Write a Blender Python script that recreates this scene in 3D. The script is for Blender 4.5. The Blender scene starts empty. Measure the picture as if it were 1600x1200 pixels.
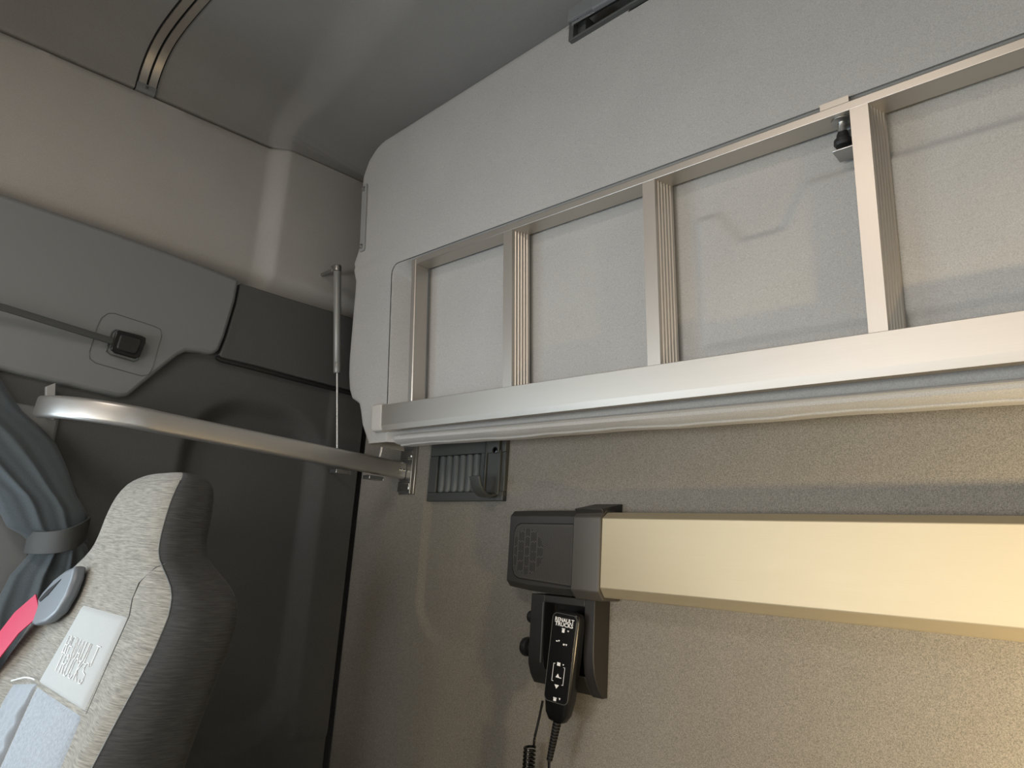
import bpy, bmesh, math, random
import numpy as np
from mathutils import Vector, Matrix

PI = math.pi
ZO = 1.25                       # eye height above the cab floor; all z below are measured from the eye
C = bpy.context.scene.collection
random.seed(4)

# ------------------------------------------------------------------ camera model
F = 1109.0
def _n(v):
    v = np.array(v, float); return v/np.linalg.norm(v)
_X = -_n([-414-800, 790-600, F]); _Z = _n([1077-800, -3913-600, F])
_Z = _n(_Z-_X*np.dot(_X, _Z)); _Y = np.cross(_Z, _X)
if _Y[2] < 0: _Y = -_Y
R = np.array([_X, _Y, _Z])
EYE = np.array([0, -1.0, 0])
def ray(u, v): return R @ np.array([(u-800)/F, (v-600)/F, 1.0])
def onY(u, v, y=0.0):
    r = ray(u, v); return r*((y-EYE[1])/r[1])+EYE
def onX(u, v, x):
    r = ray(u, v); return r*((x-EYE[0])/r[0])+EYE
TS, TZ, TY = -.0875, .2, -.15   # the folded bunk leans into the cab
def yF(z): return TY+TS*(z-TZ)
def onT(u, v, w=0.0):
    r = ray(u, v); t = (TY+w-TS*TZ-EYE[1])/(r[1]-TS*r[2]); return r*t+EYE

# ------------------------------------------------------------------ materials
def new_mat(name):
    m = bpy.data.materials.new(name); m.use_nodes = True
    nt = m.node_tree; b = nt.nodes['Principled BSDF']
    return m, nt, b
def link(nt, a, b): nt.links.new(a, b)
def plain(name, col, rough=.5, metal=0.0, bump=0.0, bscale=900, spec=.5, var=0.0):
    m, nt, b = new_mat(name)
    b.inputs['Base Color'].default_value = (*col, 1); b.inputs['Roughness'].default_value = rough
    b.inputs['Metallic'].default_value = metal; b.inputs['Specular IOR Level'].default_value = spec
    tc = nt.nodes.new('ShaderNodeTexCoord')
    nz = nt.nodes.new('ShaderNodeTexNoise'); nz.inputs['Scale'].default_value = bscale; nz.inputs['Detail'].default_value = 2
    link(nt, tc.outputs['Object'], nz.inputs['Vector'])
    if bump:
        bp = nt.nodes.new('ShaderNodeBump'); bp.inputs['Strength'].default_value = bump; bp.inputs['Distance'].default_value = .0006
        link(nt, nz.outputs['Fac'], bp.inputs['Height']); link(nt, bp.outputs['Normal'], b.inputs['Normal'])
    if var:
        mx = nt.nodes.new('ShaderNodeMixRGB')
        mx.inputs[1].default_value = (*[c*(1-var) for c in col], 1); mx.inputs[2].default_value = (*[min(1, c*(1+var)) for c in col], 1)
        link(nt, nz.outputs['Fac'], mx.inputs['Fac']); link(nt, mx.outputs[0], b.inputs['Base Color'])
    return m
def fabric(name, col, var=.25, scale=420, stretch=(1, 1, 1), rough=.95, bump=.5, sheen=.15):
    m, nt, b = new_mat(name)
    tc = nt.nodes.new('ShaderNodeTexCoord'); mp = nt.nodes.new('ShaderNodeMapping'); mp.inputs['Scale'].default_value = stretch
    link(nt, tc.outputs['Object'], mp.inputs['Vector'])
    n1 = nt.nodes.new('ShaderNodeTexNoise'); n1.inputs['Scale'].default_value = scale; n1.inputs['Detail'].default_value = 3; n1.inputs['Roughness'].default_value = .7
    n2 = nt.nodes.new('ShaderNodeTexNoise'); n2.inputs['Scale'].default_value = 9; n2.inputs['Detail'].default_value = 2
    link(nt, mp.outputs[0], n1.inputs['Vector']); link(nt, tc.outputs['Object'], n2.inputs['Vector'])
    r = nt.nodes.new('ShaderNodeValToRGB')
    r.color_ramp.elements[0].position = .3; r.color_ramp.elements[1].position = .7
    r.color_ramp.elements[0].color = (*[c*(1-var) for c in col], 1); r.color_ramp.elements[1].color = (*[min(1, c*(1+var)) for c in col], 1)
    link(nt, n1.outputs['Fac'], r.inputs['Fac'])
    mx = nt.nodes.new('ShaderNodeMixRGB'); mx.blend_type = 'MULTIPLY'; mx.inputs['Fac'].default_value = .12
    link(nt, r.outputs[0], mx.inputs[1]); link(nt, n2.outputs['Fac'], mx.inputs[2])
    link(nt, mx.outputs[0], b.inputs['Base Color'])
    bp = nt.nodes.new('ShaderNodeBump'); bp.inputs['Strength'].default_value = bump; bp.inputs['Distance'].default_value = .0008
    link(nt, n1.outputs['Fac'], bp.inputs['Height']); link(nt, bp.outputs['Normal'], b.inputs['Normal'])
    b.inputs['Roughness'].default_value = rough; b.inputs['Specular IOR Level'].default_value = .2
    b.inputs['Sheen Weight'].default_value = sheen; b.inputs['Sheen Roughness'].default_value = .5
    return m
def alu(name, col, rough=.38, stretch=(1, 60, 60), metal=1.0):
    m, nt, b = new_mat(name)
    tc = nt.nodes.new('ShaderNodeTexCoord'); mp = nt.nodes.new('ShaderNodeMapping'); mp.inputs['Scale'].default_value = stretch
    nz = nt.nodes.new('ShaderNodeTexNoise'); nz.inputs['Scale'].default_value = 14; nz.inputs['Detail'].default_value = 4
    link(nt, tc.outputs['Object'], mp.inputs['Vector']); link(nt, mp.outputs[0], nz.inputs['Vector'])
    r = nt.nodes.new('ShaderNodeMapRange'); r.inputs['To Min'].default_value = rough-.05; r.inputs['To Max'].default_value = rough+.07
    link(nt, nz.outputs['Fac'], r.inputs['Value']); link(nt, r.outputs[0], b.inputs['Roughness'])
    mx = nt.nodes.new('ShaderNodeMixRGB'); mx.inputs[1].default_value = (*[c*.95 for c in col], 1); mx.inputs[2].default_value = (*[min(1, c*1.04) for c in col], 1)
    link(nt, nz.outputs['Fac'], mx.inputs['Fac']); link(nt, mx.outputs[0], b.inputs['Base Color'])
    b.inputs['Metallic'].default_value = metal
    return m

M = {}
M['bunk'] = fabric('pale grey bunk fabric', (.40, .395, .38), .18, 680, bump=.35)
M['backwall'] = fabric('grey felt lining', (.215, .203, .18), .46, 740, bump=.6)
M['headliner'] = fabric('grey headliner', (.27, .265, .255), .08, 500, bump=.2)
M['sidefab'] = fabric('grey side lining', (.40, .388, .37), .08, 500, bump=.2)
M['sidelow'] = fabric('dark grey side felt', (.09, .092, .09), .12, 500, bump=.2, sheen=.05)
M['valance'] = plain('grey moulded plastic', (.175, .185, .187), .6, bump=.15, bscale=1500)
M['darkplastic'] = plain('dark grey plastic', (.085, .088, .085), .5, bump=.2, bscale=1600)
M['ventplastic'] = plain('slate grey plastic', (.05, .054, .052), .5, bump=.15, bscale=1600)
M['slat'] = plain('grey slat plastic', (.085, .093, .092), .45)
M['black'] = plain('black plastic', (.022, .021, .02), .45, bump=.25, bscale=1600)
M['speaker'] = plain('dark grey speaker plastic', (.032, .031, .029), .5, bump=.25, bscale=1600)
M['grille'] = plain('dark grey grille', (.05, .047, .042), .5)
M['collar'] = plain('charcoal soft plastic', (.06, .056, .05), .5, bump=.2, bscale=1600)
M['gloss'] = plain('glossy black plastic', (.006, .006, .006), .22)
M['void'] = plain('black cavity', (.006, .006, .006), .9)
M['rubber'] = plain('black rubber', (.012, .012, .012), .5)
M['alu'] = alu('brushed aluminium', (.54, .505, .455), .42, metal=.88)
M['aluv'] = alu('brushed aluminium upright', (.56, .52, .47), .42, (60, 60, 1), .88)
M['alubeam'] = alu('champagne anodised aluminium', (.50, .43, .295), .5, (1, 40, 40), .6)
M['alurail'] = alu('satin aluminium tube', (.45, .44, .42), .36, (40, 1, 40), .75)
M['chrome'] = plain('bright steel', (.75, .75, .74), .18, 1.0)
M['steel'] = plain('dull steel', (.45, .45, .44), .35, 1.0)
M['rod'] = plain('polished rod', (.55, .55, .54), .35, .8)
M['strut'] = plain('grey painted steel', (.26, .26, .25), .38, .25)
M['capgrey'] = plain('light grey plastic', (.46, .45, .42), .5)
M['plate'] = plain('mid grey plastic', (.30, .30, .295), .5)
M['cloth'] = fabric('dark blue grey cloth', (.085, .103, .115), .2, 700, bump=.25, sheen=.12)
M['tie'] = plain('dark grey webbing', (.055, .06, .06), .7, bump=.4, bscale=800)
M['seatfab'] = fabric('streaked grey seat cloth', (.225, .212, .182), .5, 620, (.07, .07, 1.5), bump=.3)
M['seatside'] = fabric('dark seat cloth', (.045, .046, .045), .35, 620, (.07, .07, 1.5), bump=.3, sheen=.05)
M['seatpanel'] = fabric('light grey seat panel', (.37, .38, .37), .05, 600, bump=.15)
M['seatlow'] = fabric('mottled blue grey seat cloth', (.27, .295, .32), .2, 260, bump=.2)
M['quilt'] = fabric('quilted grey seat cloth', (.27, .295, .32), .08, 600, bump=.15)
M['stitch'] = plain('pale thread', (.32, .31, .28), .8)
M['thread'] = plain('white thread', (.75, .76, .76), .7)
M['belt'] = plain('red webbing', (.40, .005, .045), .6, bump=.5, bscale=700)
M['guide'] = plain('grey belt guide plastic', (.13, .145, .16), .38)
M['print'] = plain('white print', (.8, .8, .8), .5)
M['floor'] = plain('grey rubber mat', (.10, .10, .10), .7, bump=.3, bscale=300)
M['dash'] = plain('warm beige trim', (.38, .31, .23), .7, bump=.1)
def glass():
    m, nt, b = new_mat('window glass')
    b.inputs['Base Color'].default_value = (.9, .95, .95, 1); b.inputs['Roughness'].default_value = 0
    b.inputs['Transmission Weight'].default_value = 1; b.inputs['IOR'].default_value = 1.02
    return m
M['glass'] = glass()

# ------------------------------------------------------------------ mesh collector
class MB:
    def __init__(s): s.v, s.f = [], []
    def add(s, vs, fs):
        b = len(s.v); s.v += [tuple(float(c) for c in p) for p in vs]; s.f += [tuple(b+i for i in q) for q in fs]; return s
    def box(s, x0, x1, y0, y1, z0, z1, fn=None):
        p = [(x, y, z) for z in (z0, z1) for y in (y0, y1) for x in (x0, x1)]
        if fn: p = [fn(*q) for q in p]
        return s.add(p, [(0, 2, 3, 1), (4, 5, 7, 6), (0, 1, 5, 4), (2, 6, 7, 3), (0, 4, 6, 2), (1, 3, 7, 5)])
    def prism(s, poly, a, b, mp):
        """poly of 2-d points extruded from a to b; mp(p, q, t) -> xyz"""
        n = len(poly)
        vs = [mp(p[0], p[1], a) for p in poly]+[mp(p[0], p[1], b) for p in poly]
        fs = [tuple(range(n)), tuple(range(2*n-1, n-1, -1))]+[(i, i+n, (i+1) % n+n, (i+1) % n) for i in range(n)]
        return s.add(vs, fs)
    def loft(s, rings, closed=True, caps=True):
        n = len(rings[0]); vs = [p for r in rings for p in r]; fs = []
        m = n if closed else n-1
        for k in range(len(rings)-1):
            for i in range(m):
                j = (i+1) % n
                fs.append((k*n+i, k*n+j, (k+1)*n+j, (k+1)*n+i))
        if caps and closed:
            fs.append(tuple(range(n-1, -1, -1))); fs.append(tuple(range((len(rings)-1)*n, len(rings)*n)))
        return s.add(vs, fs)
    def grid(s, rows):
        return s.loft(rows, closed=False, caps=False)
    def sweep(s, path, prof, up=(0, 0, 1)):
        """prof: 2-d loop (a along side, b along up) swept on path"""
        rings = []; P = [Vector(p) for p in path]; up = Vector(up)
        for i, p in enumerate(P):
            t = (P[min(i+1, len(P)-1)]-P[max(i-1, 0)]).normalized()
            sd = t.cross(up)
            if sd.length < 1e-4: sd = t.cross(Vector((1, 0, 0)))
            sd.normalize(); u2 = sd.cross(t).normalized()
            rings.append([tuple(p+sd*a+u2*b) for a, b in prof])
        return s.loft(rings)
    def tube(s, path, r, n=10):
        prof = lambda rr: [(rr*math.cos(2*PI*k/n), rr*math.sin(2*PI*k/n)) for k in range(n)]
        return s.sweep(path, prof(r))
    def lathe(s, base, axis, prof, n=24):
        """prof list of (r, h)"""
        a = Vector(axis).normalized(); t = a.orthogonal().normalized(); b = a.cross(t); o = Vector(base)
        rings = [[tuple(o+a*h+(t*math.cos(2*PI*k/n)+b*math.sin(2*PI*k/n))*max(r, 1e-5)) for k in range(n)] for r, h in prof]
        return s.loft(rings)
    def build(s, name, mat, parent=None, origin=None, smooth=True, bevel=0.0, seg=2, angle=35, sub=0, weld=False):
        o0 = origin if origin is not None else (ORIG[parent.name] if parent is not None else tuple(np.mean(np.array(s.v), 0)))
        me = bpy.data.meshes.new(name)
        me.from_pydata([(p[0]-o0[0], p[1]-o0[1], p[2]-o0[2]) for p in s.v], [], s.f); me.update()
        bm = bmesh.new(); bm.from_mesh(me)
        if weld: bmesh.ops.remove_doubles(bm, verts=bm.verts, dist=1e-5)
        bmesh.ops.recalc_face_normals(bm, faces=bm.faces); bm.to_mesh(me); bm.free()
        me.materials.append(mat)
        o = bpy.data.objects.new(name, me); C.objects.link(o)
        if parent is not None: o.parent = parent
        else: o.location = (o0[0], o0[1], o0[2]+ZO)
        ORIG[o.name] = o0
        if smooth:
            for p in me.polygons: p.use_smooth = True
            me.set_sharp_from_angle(angle=math.radians(angle))
        if bevel:
            b = o.modifiers.new('bevel', 'BEVEL'); b.width = bevel; b.segments = seg; b.limit_method = 'ANGLE'; b.angle_limit = math.radians(30); b.harden_normals = False
        if sub:
            m = o.modifiers.new('sub', 'SUBSURF'); m.levels = sub; m.render_levels = sub
        return o
ORIG = {}
def thing(name, label, cat, loc, group=None):
    o = bpy.data.objects.new(name, None); C.objects.link(o); o.empty_display_size = .05
    o.location = (loc[0], loc[1], loc[2]+ZO); ORIG[o.name] = tuple(loc)
    o['label'] = label; o['category'] = cat
    if group: o['group'] = group
    return o
def tag(o, label, cat, group=None):
    o['label'] = label; o['category'] = cat
    if group: o['group'] = group
    return o
def struct(o):
    o['kind'] = 'structure'; return o
def sstep(a, b, x):
    t = np.clip((np.asarray(x, float)-a)/(b-a), 0, 1); return t*t*(3-2*t)
def rrect(w, h, r, n=5, cx=0, cy=0):
    pts = []
    for sx, sy, a0 in ((1, 1, 0), (-1, 1, 90), (-1, -1, 180), (1, -1, 270)):
        for k in range(n+1):
            a = math.radians(a0+90*k/n); pts.append((cx+sx*(w/2-r)+r*math.cos(a), cy+sy*(h/2-r)+r*math.sin(a)))
    return pts
def sd_rr(x, y, cx, cy, hw, hh, r):
    qx = np.abs(x-cx)-hw+r; qy = np.abs(y-cy)-hh+r
    return np.hypot(np.maximum(qx, 0), np.maximum(qy, 0))+np.minimum(np.maximum(qx, qy), 0)-r
def sd_poly(x, y, poly):
    d = None; inside = np.zeros(np.shape(x), bool); n = len(poly)
    for i in range(n):
        ax, ay = poly[i]; bx, by = poly[(i+1) % n]
        ex, ey = bx-ax, by-ay; wx, wy = x-ax, y-ay
        t = np.clip((wx*ex+wy*ey)/(ex*ex+ey*ey), 0, 1)
        dd = np.hypot(wx-ex*t, wy-ey*t); d = dd if d is None else np.minimum(d, dd)
        c = ((ay > y) != (by > y)) & (x < (bx-ax)*(y-ay)/(by-ay+1e-12)+ax); inside ^= c
    return np.where(inside, -d, d)
def arc(c, r, a0, a1, n, z=None):
    return [(c[0]+r*math.cos(math.radians(a0+(a1-a0)*k/n)), c[1]+r*math.sin(math.radians(a0+(a1-a0)*k/n))) for k in range(n+1)]
def frange(a, b, st):
    n = max(1, int(round((b-a)/st))); return np.linspace(a, b, n+1)

# ------------------------------------------------------------------ the cab shell
XR, YB = .88, -2.25
FL = -1.25
def seam_z(y): return .868+.06*(y+.6)*.9

# floor
struct(MB().box(-1.56, XR+.1, YB-.1, .1, FL-.06, FL).build('floor', M['floor']))

# back wall, a felt lined panel with a pressed edge
xs = np.concatenate([frange(-1.425, -1.0, .006), frange(-1.0, XR, .03)[1:]])
zs = np.concatenate([frange(FL, -.5, .05), frange(-.5, .3, .006)[1:], frange(.3, .98, .05)[1:]])
XX, ZZ = np.meshgrid(xs, zs)
d = sd_rr(XX, ZZ, 0.02, .43, 1.19, .60, .085)
fade = 1-sstep(-1.12, -1.0, XX)
YY = -.010*sstep(-.006, .006, d)*np.clip(fade, 0, 1)
YY += .012*(1-sstep(-1.425, -1.412, XX))                         # edge turned away at the side seam
dl = np.abs(ZZ-(-.315-.14*(XX+.45))); YY -= .0045*np.exp(-(dl/.006)**2)*sstep(-.55, -.48, XX)*(1-sstep(-.30, -.2, XX))
m = MB().grid([[(XX[i, j], YY[i, j], ZZ[i, j]) for j in range(len(xs))] for i in range(len(zs))])
m.box(-1.62, XR+.1, .02, .08, FL, 1.02)
struct(m.build('wall_back', M['backwall'], angle=60))

# left wall: upper lining above the plastic trim, lower felt below
def wall_left_x(y, z):
    # upper lining
    zz = seam_z(y)
    up = -1.445+.030*sstep(-.345+.03*(z-.55)*0, -.300, y+.012*(z-.87))
    up = up+.006*(1-sstep(.57, .75, z))*0
    up = up-.028*(1-sstep(.535, .578, z))                        # rolls back onto the trim
    up = up-.010*sstep(-.006, .0, z-zz)
    # lower felt with a recess behind the seat
    lo = -1.435-.030*(1-sstep(-.022, .022, sd_rr(y, z, -.262, -.06, .150, .335, .12)))
    lo = lo - .0*z
    lo = np.where(y > -.25, np.minimum(lo, -1.465)+.0, lo) if False else lo
    ch = sstep(-.135, -.095, y)*sstep(-.44, -.40, z)
    lo = np.maximum(lo, -1.465+.035*ch)
    return np.where(z > .53, up, lo)
ys = np.concatenate([frange(YB, -.9, .075), frange(-.9, -.012, .006)[1:]])
zs = np.concatenate([frange(FL, -.5, .05), frange(-.5, .86, .008)[1:]])
m = MB()
rows = []
for z in zs[:-1]:
    rows.append([(wall_left_x(np.float64(y), np.float64(z)).item(), y, z) for y in ys])
for q in (.70, .85, .96, 1.0):                                     # finish along the roof seam
    rows.append([(wall_left_x(np.float64(y), np.float64((.852)+(seam_z(y)-.852)*q)).item(), y, .852+(seam_z(y)-.852)*q) for y in ys])
m.grid(rows)
WIN = (-1.75, -.86, -.36, .20)                                      # side window opening (y0, y1, z0, z1)
nf = []
for f in m.f:
    cy = sum(m.v[i][1] for i in f)/4; cz = sum(m.v[i][2] for i in f)/4
    if WIN[0] < cy < WIN[1] and WIN[2] < cz < WIN[3]: continue
    nf.append(f)
m.f = nf
w = struct(m.build('wall_left', M['sidefab'], angle=60))
w.data.materials.append(M['sidelow'])
for p in w.data.polygons:
    if p.center.z+ORIG[w.name][2] < .535: p.material_index = 1
struct(MB().box(-1.475, -1.471, WIN[0]-.05, WIN[1]+.05, WIN[2]-.05, WIN[3]+.05).build('window_1', M['glass']))

# right wall with its own side window, front wall with the windscreen
m = MB()
m.box(XR, XR+.06, YB, -1.75, FL, 1.0).box(XR, XR+.06, -.80, .05, FL, 1.0).box(XR, XR+.06, -1.75, -.80, FL, -.36).box(XR, XR+.06, -1.75, -.80, .25, 1.0)
struct(m.build('wall_right', M['sidefab']))
struct(MB().box(XR+.02, XR+.024, -1.8, -.75, -.40, .30).build('window_2', M['glass']))
m = MB()
m.box(-1.5, XR, YB-.06, YB, FL, -.42).box(-1.5, XR, YB-.06, YB, .10, 1.0).box(-1.40, XR, YB, -1.74, .13, .93).box(-1.5, -1.33, YB-.06, YB, -.42, .38).box(XR-.12, XR, YB-.06, YB, -.42, .38)  # overhead box added unseen to keep windscreen light off the upper bunk
struct(m.build('wall_front', M['dash']))
struct(MB().box(-1.36, XR-.10, YB-.034, YB-.03, -.45, .41).build('window_3', M['glass']))

# ceiling: flat lining that curves down to the seam of the side wall, with one stepped fold
ts = []
CPROF = [(-1.452, 0.0), (-1.450, .012), (-1.446, .035), (-1.436, .058), (-1.416, .082), (-1.385, .100), (-1.345, .110), (-1.29, .116), (-1.22, .119)]
def ceil_pt(u, y):
    """u 0..1 along the curved shoulder, then 1.. across to the right wall"""
    k = u*(len(CPROF)-1) if u < 1 else 0
    if u >= 1:
        x = -1.22+(u-1)*(XR+1.22); dz = .119; nrm = (0, -1)
    else:
        i = min(int(k), len(CPROF)-2); t = k-i
        p0 = CPROF[max(i-1, 0)]; p1 = CPROF[i]; p2 = CPROF[i+1]; p3 = CPROF[min(i+2, len(CPROF)-1)]
        cr = lambda a, b, c, e: .5*((2*b)+(-a+c)*t+(2*a-5*b+4*c-e)*t*t+(-a+3*b-3*c+e)*t**3)
        x = cr(p0[0], p1[0], p2[0], p3[0]); dz = cr(p0[1], p1[1], p2[1], p3[1])
        e = 1e-3; tx = p2[0]-p1[0]; tz = p2[1]-p1[1]; L = math.hypot(tx, tz)
        nrm = (tz/L, -tx/L)
    w = sstep(0, .12, dz).item()
    base = seam_z(y)*(1-w)+.868*w
    # fold: the rear part of the lining sits lower / further in
    yc = -.325-.20*max(0, x+1.33) if x < -.9 else -.411-.05*(x+.9)
    wd = .022+.03*min(1, max(0, (x+1.42)/.25))
    st = .030*sstep(yc-wd, yc+wd, y).item()*sstep(-.02, .06, dz).item()+(.030*sstep(-.345, -.300, y).item()*(1-sstep(-.02, .06, dz).item()))
    edge = -.010*(1-sstep(0, .006, dz).item())
    z = base+dz
    off = st+edge
    return (x+nrm[0]*off, y, z+nrm[1]*off - (.035*sstep(-.35, -.05, y).item()*w))
us = list(np.linspace(0, .999, 46))+list(1+np.linspace(0, 1, 40)**1.0)
ys = np.concatenate([frange(YB, -.9, .075), frange(-.9, -.005, .008)[1:]])
m = MB().grid([[ceil_pt(u, y) for y in ys] for u in us])
struct(m.build('ceiling', M['headliner'], angle=70))
struct(MB().box(-1.6, XR+.1, YB-.1, .1, 1.06, 1.12).box(-1.60, -1.50, YB-.1, .1, .2, 1.1).box(-1.60, -1.50, YB-.1, .1, FL, -.36).box(-1.60, -1.50, -.86, .1, -.36, .2).box(-1.60, -1.50, YB-.1, -1.75, -.36, .2).build('ceiling_shell', M['void']))

# plastic trims over the side window
def trim(name, outline, x_in, lean, mat, thick=.05, bevel=.008):
    poly = [(p[1], p[2]) for p in outline]
    mm = MB().prism(poly, 0, 1, lambda y, z, t: ((x_in-lean*(.55-z)) if t == 0 else x_in-thick-.03, y, z))
    return struct(mm.build(name, mat, bevel=bevel, seg=3))
XT = -1.405
P = lambda u, v: onX(u, v, XT)
o1 = [P(375, 436), P(370, 470), P(355, 525), P(346, 548), P(335, 553), P(318, 549), P(295, 548), P(283, 554), P(262, 571), P(225, 602), P(207, 618), P(190, 619), P(0, 574)]
e = o1[-1]; o1 += [np.array([XT, -1.9, e[2]-.01]), np.array([XT, -1.9, .56])]
a = P(0, 301); o1 += [a, P(180, 363), P(300, 407)]
trim('trim_1', o1, XT, .06, M['valance'])
o2 = [P(379, 441), P(373, 474), P(358, 529), P(349, 553), P(352, 557), P(400, 568), P(470, 587), P(545, 606), P(640, 630), P(640, 525), P(545, 493), P(450, 464)]
trim('trim_2', o2, XT-.006, .05, M['sidelow'], bevel=.006)

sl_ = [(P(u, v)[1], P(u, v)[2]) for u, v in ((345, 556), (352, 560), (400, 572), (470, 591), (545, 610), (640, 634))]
struct(MB().tube([(XT-.010-.05*(.55-z), y, z) for y, z in sl_], .0055, 8).build('trim_shadow', M['rubber']))  # dark tube standing in for the shadow line under the trim edge
struct(MB().box(-1.50, -1.428, -.86, -.645, -1.0, .20).build('trim_4', M['valance'], bevel=.006))

# ------------------------------------------------------------------ upper bunk, folded up against the back wall
bunk = thing('upper_bunk', 'large pale grey fabric bunk base folded up under the roof', 'bunk', (-.3, -.1, .2))
sil = [onT(*p, w=.01) for p in ((570, 691), (561, 664), (558, 640), (556, 630), (551, 626), (545, 622), (541, 608), (540, 585), (541, 560), (546, 500), (550, 455), (551, 440), (548, 424), (548, 414), (552, 402), (556, 390), (559, 340), (560, 305), (563, 277), (571, 254), (583, 235), (600, 216))]
sz = [p[2] for p in sil]; sx = [p[0] for p in sil]
def bleft(z):
    return float(np.interp(z, sz, sx))
BZ0, BT = .207, sz[-1]
POLY = [(-.47, .303), (.9, .303), (.9, .502), (-.313, .502), (-.345, .447), (-.405, .447), (-.436, .494), (-.47, .494)]
NX, NZ = -.668, .865                                                  # finger recess at the top edge
def bunk_w(x, z):
    rec = sd_rr(x, z, .02, .375, 1.177, .203, .022)
    w = .010+.034*np.clip((-rec-.001)/(.011+.022*(1-sstep(-1.125, -1.10, x))), 0, 1)
    w = w-.0065*(1-sstep(-.007, .007, sd_poly(x, z, POLY)))*(rec < -.03)
    w = w+.004*np.exp(-((z-.606)/.003)**2)*(1-sstep(-1.19, -1.16, x))    # seam of the side strip
    return w
def btop(x): return BT+.046*(x+1.188)
ds = np.concatenate([[0, .0015, .004, .008, .013, .019, .026], frange(.03, .24, .003), frange(.246, 1.35, .008), frange(1.36, 2.05, .03)])
zrow = np.concatenate([frange(BZ0, .285, .005), frange(.289, .315, .003), frange(.32, .43, .008), frange(.436, .506, .0032), frange(.512, .556, .006), frange(.559, .586, .0015), frange(.592, .80, .008), frange(.805, BT, .0045)])
rows = []
for z0 in zrow:
    row = []
    for dd in ds:
        xl = bleft(z0); x = xl+dd
        z = z0+(btop(max(x, -1.188))-BT)*sstep(.62, .86, z0).item()
        r = .020; ew = r-math.sqrt(max(0, r*r-max(0, r-dd)**2))
        et = .012; dt = (btop(x) if x > -1.188 else BT)-z
        ew += et-math.sqrt(max(0, et*et-max(0, et-dt)**2))
        w = bunk_w(np.float64(x), np.float64(z)).item()
        if x > NX and z > NZ: w += .04
        row.append((x, yF(z)+w+ew, z))
    rows.append(row)
m = MB().grid(rows)
n = len(ds)
# skirt back towards the wall along left, top and bottom edges
def skirt(edge, yback, dz=0):
    m.grid([edge, [(p[0]+.0, yback(p), p[2]+dz) for p in edge]])
skirt([r[0] for r in rows], lambda p: p[1]+.085)
skirt(rows[-1], lambda p: p[1]+.10); skirt(rows[0], lambda p: p[1]+.05, .018)
m.build('panel', M['bunk'], bunk, angle=50, weld=True)
# padded lower edge: rolled lip with seam
xs = np.concatenate([frange(-1.165, -1.10, .008), frange(-1.09, .85, .012)])
rows = []
for i, x in enumerate(xs):
    k = min(1, (x+1.168)/.05); s_ = math.sqrt(max(.03, 1-(1-k)**2))
    wob = .0007*math.sin(x*17)+.0004*math.sin(x*41+1)
    cz = .2145-.012*(x+1.15)/1.05
    ring = []
    for kk in range(20):
        aa = 2*PI*kk/20
        yy = math.cos(aa)*.034; zz = math.sin(aa)*.0118
        if zz < -.006: zz = zz+wob
        if abs(kk-10) <= 0: yy += .0025                           # stitched seam half way down
        ring.append((x, yF(.2)+.045+yy*s_, cz+zz*s_))
    rows.append(ring)
MB().loft(rows).build('padded_edge', M['bunk'], bunk, angle=60)
rows = []
for x in xs[4:]:
    wob = .0010*math.sin(x*17)+.0006*math.sin(x*41+1)+.0003*math.sin(x*90)
    rows.append((x, yF(.2)+.045-.014, .2145-.012*(x+1.15)/1.05-.0108+wob))
MB().sweep(rows, [(.0032*math.cos(k*PI/4), .0026*math.sin(k*PI/4)) for k in range(8)]).build('piping', M['bunk'], bunk)
rows = [(x, yF(.2)+.0112, .2145-.012*(x+1.15)/1.05+.003) for x in xs[6:]]
MB().tube(rows, .0009, 6).build('stitching', M['stitch'], bunk)
wl = [(-1.157, .284), (-1.157, .40), (-1.157, .50), (-1.157, .545)]+[(-1.135+.022*math.cos(math.radians(180-90*k/6)), .556+.022*math.sin(math.radians(180-90*k/6))) for k in range(7)]+[(x, .578) for x in frange(-1.10, .9, .05)]
MB().tube([(x, yF(z)+.0102, z) for x, z in wl], .0011, 6).build('seam', M['ventplastic'], bunk)
# plate with two screws on the left border
pa, pb = onT(567, 290, .008), onT(565, 393, .008)
mid = (pa+pb)/2; hgt = pa[2]-pb[2]
mp = lambda a, b, t: (mid[0]+.004+a, yF(mid[2]+b)+.024-t*.019+max(0, -a)*.35, mid[2]+b)
pl = MB().prism(rrect(.022, hgt, .005), 0, 1, mp).build('screw_plate', M['plate'], bunk, bevel=.001)
pl['label'] = 'narrow grey plate with two screws'
for b in (hgt/2-.011, -hgt/2+.011):
    c = mp(0, b, 1)
    MB().lathe((c[0], c[1]+.001, c[2]), (0, -1, 0), [(.0055, 0), (.0055, .002), (.003, .0032), (.0026, .0022), (0, .0022)], 14).build('screw', M['steel'], pl)
# finger recess with bright lip
g = MB()
x0, x1 = NX, .55
z0 = NZ-.004
def tp(x): return z0+.046*(x-x0)
yb = .062
g.box(x0-.003, x1, 0, 1, 0, 1, lambda x, y, z: (x, yF(.87)+(.0015 if y < .5 else .013)+.0, tp(x)+(-.0025 if z < .5 else .001)))
g.box(x0-.007, x0+.003, .002, .060, tp(x0)-.002, tp(x0)+.040, lambda x, y, z: (x, yF(.87)+y, z))
g.box(x0+.003, x0+.020, .014, .060, tp(x0), tp(x0)+.045, lambda x, y, z: (x, yF(.87)+y, z))
g.build('pocket_rim', M['darkplastic'], bunk, bevel=.0008)
g = MB()
g.add([(x0, yF(.87)+.014, tp(x0)), (x1, yF(.87)+.014, tp(x1)), (x1, yF(.87)+yb, tp(x1)+.018), (x0, yF(.87)+yb, tp(x0)+.018)], [(0, 1, 2, 3)])
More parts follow.
